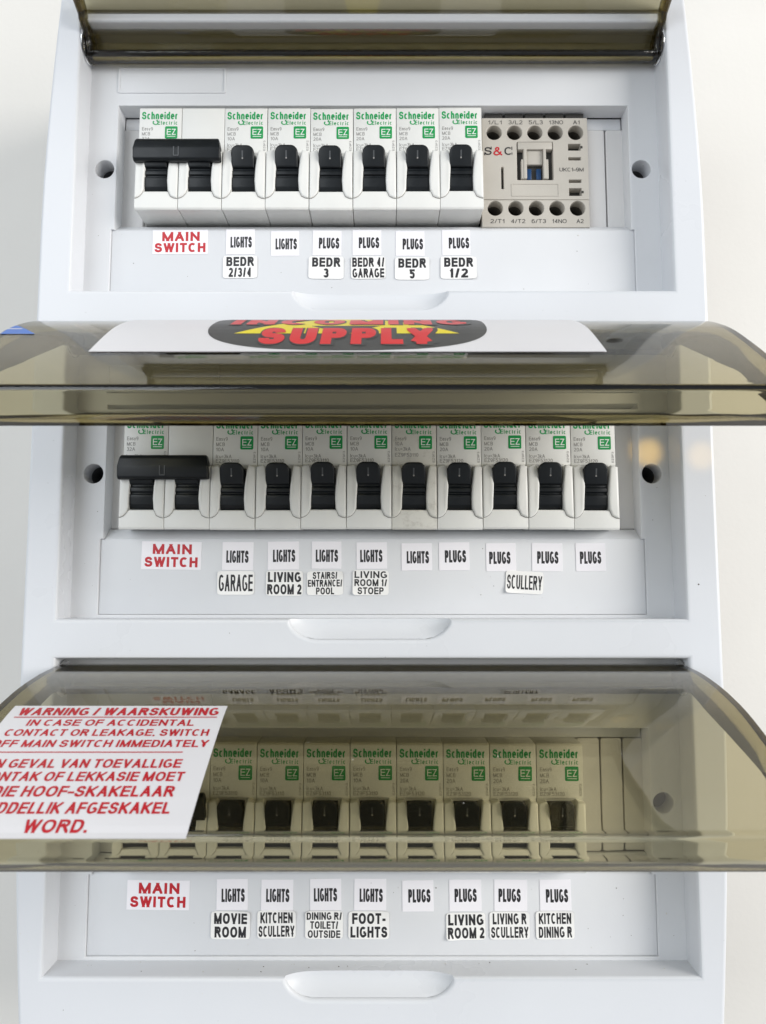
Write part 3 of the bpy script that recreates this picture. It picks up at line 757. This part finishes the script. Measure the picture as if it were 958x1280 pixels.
# text widths as fractions of the sticker, per line
LW={'BEDR':.80,'2/3/4':.66,'3':.15,'5':.15,'BEDR 4/':.93,'GARAGE':.92,'1/2':.52,'LIVING':.90,'ROOM 2':.93,'STAIRS/':.68,'ENTRANCE/':.95,'POOL':.50,'ROOM 1/':.90,'STOEP':.72,
    'SCULLERY':.93,'MOVIE':.84,'ROOM':.80,'KITCHEN':.84,'DINING R/':.93,'TOILET/':.74,'OUTSIDE':.86,'FOOT-':.82,'LIGHTS':.90,'LIVING R':.84,'DINING R':.86}
rowname={1:'top',2:'middle',3:'bottom'}
pos={}
under={ # label endings for look-alike stickers
(1,'LIGHTS',0):'above the BEDR 2/3/4 sticker',(1,'LIGHTS',1):'standing alone with no room name',
(1,'PLUGS',0):'leftmost PLUGS there, above BEDR 3',(1,'PLUGS',1):'above the one that ends in GARAGE',(1,'PLUGS',2):'second from the right, above BEDR 5',(1,'PLUGS',3):'rightmost one, nearest the contactor',
(2,'LIGHTS',0):'above the GARAGE sticker',(2,'LIGHTS',1):'above the middle LIVING ROOM 2 sticker',(2,'LIGHTS',2):'above the STAIRS/ ENTRANCE/ POOL sticker',(2,'LIGHTS',3):'above the LIVING ROOM 1/ STOEP sticker',(2,'LIGHTS',4):'standing alone under the grimy breaker',
(2,'PLUGS',0):'immediately right of the last LIGHTS',(2,'PLUGS',1):'at the upper left of the SCULLERY sticker',(2,'PLUGS',2):'at the upper right of the SCULLERY sticker',(2,'PLUGS',3):'at the far right',
(3,'LIGHTS',0):'above the MOVIE ROOM sticker',(3,'LIGHTS',1):'above the KITCHEN SCULLERY sticker',(3,'LIGHTS',2):'above the DINING R/ TOILET/ OUTSIDE sticker',(3,'LIGHTS',3):'above the FOOT-LIGHTS sticker',
(3,'PLUGS',0):'with no second sticker under it',(3,'PLUGS',1):'above the bottom LIVING ROOM 2 sticker',(3,'PLUGS',2):'above the LIVING R SCULLERY sticker',(3,'PLUGS',3):'above the KITCHEN DINING R sticker'}
cnt={}
txtoff={(1,'PLUGS'):1.1,(1,'LIGHTS'):0.2}
for n_,(r,t,x,z,w,h) in enumerate(ST):
    mb=MB(); lines=t.split('|'); n=len(lines); key=(r,t); i=cnt.get(key,0); cnt[key]=i+1
    single=t in('LIGHTS','PLUGS'); main=t.startswith('MAIN')
    th=0.16 if (single or main) else 0.26
    base=0.0
    rr=0.15 if (single or main) else 1.0
    crn=random.choice(((1,1),(-1,1),(1,-1),(-1,-1))); amt=random.uniform(0.15,0.75)
    def curl(x,z,w=w,h=h,c=crn,a=amt):        # one corner lifting off the panel
        d=max(0.0,(x*c[0]/(w/2)+z*c[1]/(h/2))-0.9); return a*d*d
    if single or main: mb.add(*slab(rrect(-w/2,w/2,-h/2,h/2,rr,3),0.0,th,0.03,1),0)
    else:
        nx_,nz_=14,10; V=[];F=[]
        for j in range(nz_+1):
            for i_ in range(nx_+1):
                X,Z=-1+2*i_/nx_,-1+2*j/nz_
                # squircle-ish rounded corners
                ex=1-0.055*max(0,abs(X)-.8)/.2*max(0,abs(Z)-.8)/.2; X2,Z2=X*ex*w/2,Z*ex*h/2
                V.append((X2,th+curl(X2,Z2),Z2))
        for j in range(nz_):
            for i_ in range(nx_):
                q=j*(nx_+1)+i_; F.append((q,q+1,q+nx_+2,q+nx_+1))
        rim=[i_ for i_ in range(nx_+1)]+[j*(nx_+1)+nx_ for j in range(1,nz_+1)]+[nz_*(nx_+1)+i_ for i_ in range(nx_-1,-1,-1)]+[j*(nx_+1) for j in range(nz_-1,0,-1)]
        b0=len(V)
        for q in rim: x_,o_,z_=V[q]; V.append((x_,o_-0.2,z_))
        m_=len(rim)
        for k in range(m_): F.append((rim[k],b0+k,b0+(k+1)%m_,rim[(k+1)%m_]))
        mb.add(V,F,0)
    o=th+0.03; ti=1
    if single:
        dx=random.uniform(-.5,.7)+(0.9 if (r==1 and t=='PLUGS') else 0)
        put_text(mb,t,dx,-0.1+random.uniform(-.2,.2),8.9 if t=='LIGHTS' else 8.5,4.9 if r>1 else 4.7,o,ti,0.29,gap=0.10,cap=0.31)
    elif main:
        put_text(mb,'MAIN',0.3,h*0.23,15.6,4.0,o,ti,0.235); put_text(mb,'SWITCH',0.0,-h*0.23,21.2,4.0,o,ti,0.235)
    else:
        hh={1:6.6,2:4.0,3:2.75}[n]
        if t=='SCULLERY': hh=5.6
        step=h/n*0.97
        for k,s in enumerate(lines):
            put_text(mb,s,0.0,(n-1)*step/2-k*step,w*LW[s],hh,o,ti,0.23 if n<3 else 0.20,mapf=lambda x,z,e:(x,o+e*0.35+curl(x,z),z))
    ink=M['redink'] if main else M['ink']
    pap=M['paper'] if (single or main) else M['paper2']
    flat=' '.join(lines)
    if main: lab='white sticker reading MAIN SWITCH in red, under the %s row main switch'%rowname[r]; grp='MAIN SWITCH stickers'
    elif single: lab='white %s sticker of the %s row, %s'%(t,rowname[r],under[(r,t,i)]); grp=t+' stickers'
    elif t=='LIVING|ROOM 2': lab='white sticker reading LIVING ROOM 2 under a %s sticker in the %s row'%('LIGHTS' if r==2 else 'PLUGS',rowname[r]); grp='room name stickers'
    elif t=='BEDR|3': lab='white rounded sticker reading BEDR 3, left of the BEDR 4/ GARAGE one'
    elif t=='BEDR|5': lab='white rounded sticker reading BEDR 5, right of the BEDR 4/ GARAGE one'
    elif t=='BEDR|1/2': lab='white rounded sticker reading BEDR 1/2, rightmost in the top row'
    elif t=='BEDR|2/3/4': lab='white rounded sticker reading BEDR 2/3/4, leftmost room name of the top row'
    else: lab='white rounded sticker reading %s in the %s row'%(flat,rowname[r]); grp='room name stickers'
    ob=mb.build('sticker',[pap,ink])
    ob.location=W((x,-0.97+ (0.08 if not(single or main) else 0.0),ROWZ[r]+z))
    ob.rotation_euler=(0,R({'SCULLERY':3.2,'KITCHEN|DINING R':-0.6}.get(t,random.uniform(-0.8,0.8))),0)
    tag(ob,lab,'sticker',grp)

# ------------------------------------------------------------------ stickers on the lids
def sheet(mb, poly_fn, w0, w1, mapf, mi, steps=28):
    """strip between w0 (upper) and w1 (lower); poly_fn(w) -> (xa, xb)"""
    V=[];F=[]
    for k in range(steps+1):
        w=w0+(w1-w0)*k/steps; xa,xb=poly_fn(w); V+=[mapf(xa,w),mapf(xb,w)]
    for k in range(steps): F.append((2*k,2*k+2,2*k+3,2*k+1))
    mb.add(V,F,mi)
def sheet_sticker(x0,x1,w0,w1,row,lift=0.25):
    mb=MB(); f1=lid_map(row,TH[row],lift); f0=lid_map(row,TH[row],0.06)
    sheet(mb,lambda w:(x0,x1),w0,w1,f1,0); sheet(mb,lambda w:(x1,x0),w0,w1,f0,0)
    return mb
def lid_text(mb,s,cx,cw,w,h,row,mi,wt,lift=0.33,cap=0.235):
    f=lid_map(row,TH[row],lift); put_text(mb,s,cx,cw,w,h,0,mi,wt,mapf=lambda x,z,e:f(x,z,e),cap=cap)
# warning sticker
mb=sheet_sticker(-112.8,-45.3,-48.4,-104.0,3)
sh=0.0
lid_text(mb,'WARNING / WAARSKUWING',-78.5,-52.1,62.5,4.5,3,1,0.20)
f=lid_map(3,TH[3],0.33)
sheet(mb,lambda w:(-110.0,-47.2),-55.15,-55.6,f,1,3)
for s,cx,cw,w,h in (('IN CASE OF ACCIDENTAL',-79.0,-58.3,51.0,3.3),('CONTACT OR LEAKAGE, SWITCH',-78.5,-63.3,61.0,3.3),('OFF MAIN SWITCH IMMEDIATELY',-78.8,-68.5,63.5,3.3),
                  ('IN GEVAL VAN TOEVALLIGE',-79.5,-77.3,53.5,3.7),('KONTAK OF LEKKASIE MOET',-79.0,-82.6,56.5,3.7),('DIE HOOF-SKAKELAAR',-76.5,-88.3,49.0,4.0),('ONMIDDELLIK AFGESKAKEL',-79.5,-94.2,56.0,4.0),('WORD.',-79.2,-100.1,16.5,4.0)):
    lid_text(mb,s,cx,cw,w,h,3,1,0.185)
sheet(mb,lambda w:(-108.0,-53.6),-72.2,-72.65,f,1,3)
ws=mb.build('warning_sticker',[M['paper3'],M['redink']])
tag(ws,'large white warning sticker with red English and Afrikaans text on the bottom lid','sticker')
# incoming supply sticker
mb=sheet_sticker(-84.0,71.2,-14.0,-78.0,2)
def blob(w):
    c,hw_=-47.0,30.3; t=min(1,abs((w-c)/hw_)); e=(1-t**3.2)**(1/2.6) if t<1 else 0
    return (-7.3-45.5*e, -7.3+45.5*e)
f=lid_map(2,TH[2],0.31); sheet(mb,blob,-18,-77.2,f,2,44)
f=lid_map(2,TH[2],0.36)
sheet(mb,lambda w:(-7.4-36.0*max(0.05,(w+24)/-36.5),-7.4+36.0*max(0.05,(w+24)/-36.5)),-24,-60.5,f,3,16)
f=lid_map(2,TH[2],0.40)
sheet(mb,lambda w:(-8-12.0*(w+62)/12.0,-8+12.0*(w+62)/12.0) if w>-62 else (-8,-8),-50.5,-60.5,f,2,6)
lid_text(mb,'SUPPLY',-6.6,-63.2,57.0,19.5,2,2,0.34,0.43,0.33); lid_text(mb,'SUPPLY',-7.2,-63.0,55.0,17.5,2,1,0.27,0.47,0.28)
lid_text(mb,'INCOMING',-6.6,-42.0,81.0,14.5,2,2,0.34,0.43,0.33); lid_text(mb,'INCOMING',-7.2,-41.8,79.0,12.8,2,1,0.27,0.47,0.28)
si=mb.build('supply_sticker',[M['paper3'],M['redink2'],M['darkink'],M['yellow']])
tag(si,'wide white sticker reading INCOMING SUPPLY in red over yellow on the middle lid','sticker')
# blue corner strip at the far left of the middle lid
mb=MB(); f=lid_map(2,TH[2],0.2)
sheet(mb,lambda w:(-118.0,-118.0+max(0.2,(-48-w)*0.9)),-49,-60.5,f,0,8)
f=lid_map(2,TH[2],0.24); sheet(mb,lambda w:(-118.0,-113.5),-53.8,-54.8,f,1,2)
bs=mb.build('blue_sticker',[M['blueink'],M['paper3']])
tag(bs,'small blue tapering sticker at the far left end of the middle lid','sticker')

# ------------------------------------------------------------------ dust and crumbs
def flecks():
    rnd=random.Random(11); mb=MB()
    for i in range(150):
        r=rnd.choice((1,2,3,3)); z0=ROWZ[r]; k=rnd.random()
        if k<0.5: x,z,o=rnd.uniform(-107,107),z0+rnd.uniform(-55,-28),-0.96
        elif k<0.68: x,z,o=rnd.choice((-1,1))*rnd.uniform(110,117.5),z0+rnd.uniform(-55,40),0.03
        elif k<0.85: x,z,o=rnd.uniform(-117,117),z0-60-rnd.uniform(2,12),13.03
        else: x,z,o=rnd.choice((-1,1))*rnd.uniform(122,129),z0+rnd.uniform(-60,50),13.03
        if o>13 and abs(x)<33 and z>z0-68: continue
        s=rnd.uniform(0.08,0.24) if rnd.random()<0.93 else rnd.uniform(0.3,0.42); a0=rnd.uniform(0,6.28); n=5
        P=[(x+s*rnd.uniform(.5,1.2)*math.cos(a0+2*math.pi*j/n), z+s*rnd.uniform(.5,1.1)*math.sin(a0+2*math.pi*j/n)) for j in range(n)]
        V=[(a,o,b) for a,b in P]+[(x,o+s*0.7,z)]
        mb.add(V,[(j,(j+1)%n,n) for j in range(n)],0 if rnd.random()<0.7 else 1)
    for i in range(26):                       # crumbs lying on the lower sill of the bottom row
        x=rnd.uniform(-110,112); o=rnd.uniform(1.5,10); s=rnd.uniform(.12,.35); z=ROWZ[3]-57.5
        V=[(x-s,o,z),(x+s*.6,o-s,z),(x+s,o+s*.8,z),(x,o,z+s*.9)]; mb.add(V,[(0,1,3),(1,2,3),(2,0,3)],1 if rnd.random()<.5 else 0)
    for i in range(34):                       # dust caught on the two lower lids
        row=3 if rnd.random()<.6 else 2; f=lid_map(row,TH[row],0.05); x=rnd.uniform(-40,110) if row==3 else rnd.choice((-1,1))*rnd.uniform(75,114); w=rnd.uniform(-98,-20); q=rnd.uniform(.08,.24)
        mb.add([f(x-q,w),f(x+q*.3,w-q),f(x+q,w+q*.4),f(x-q*.2,w+q)],[(0,1,2,3)],1)
    return mb
fl=flecks().build('dust',[mat('dark_dust',(0.16,0.14,0.12),0.8,0.1),mat('plaster_dust',(0.66,0.64,0.60),0.8,0.05)])
fl['kind']='stuff'; fl['label']='scattered specks of dust on the white cover and panels'
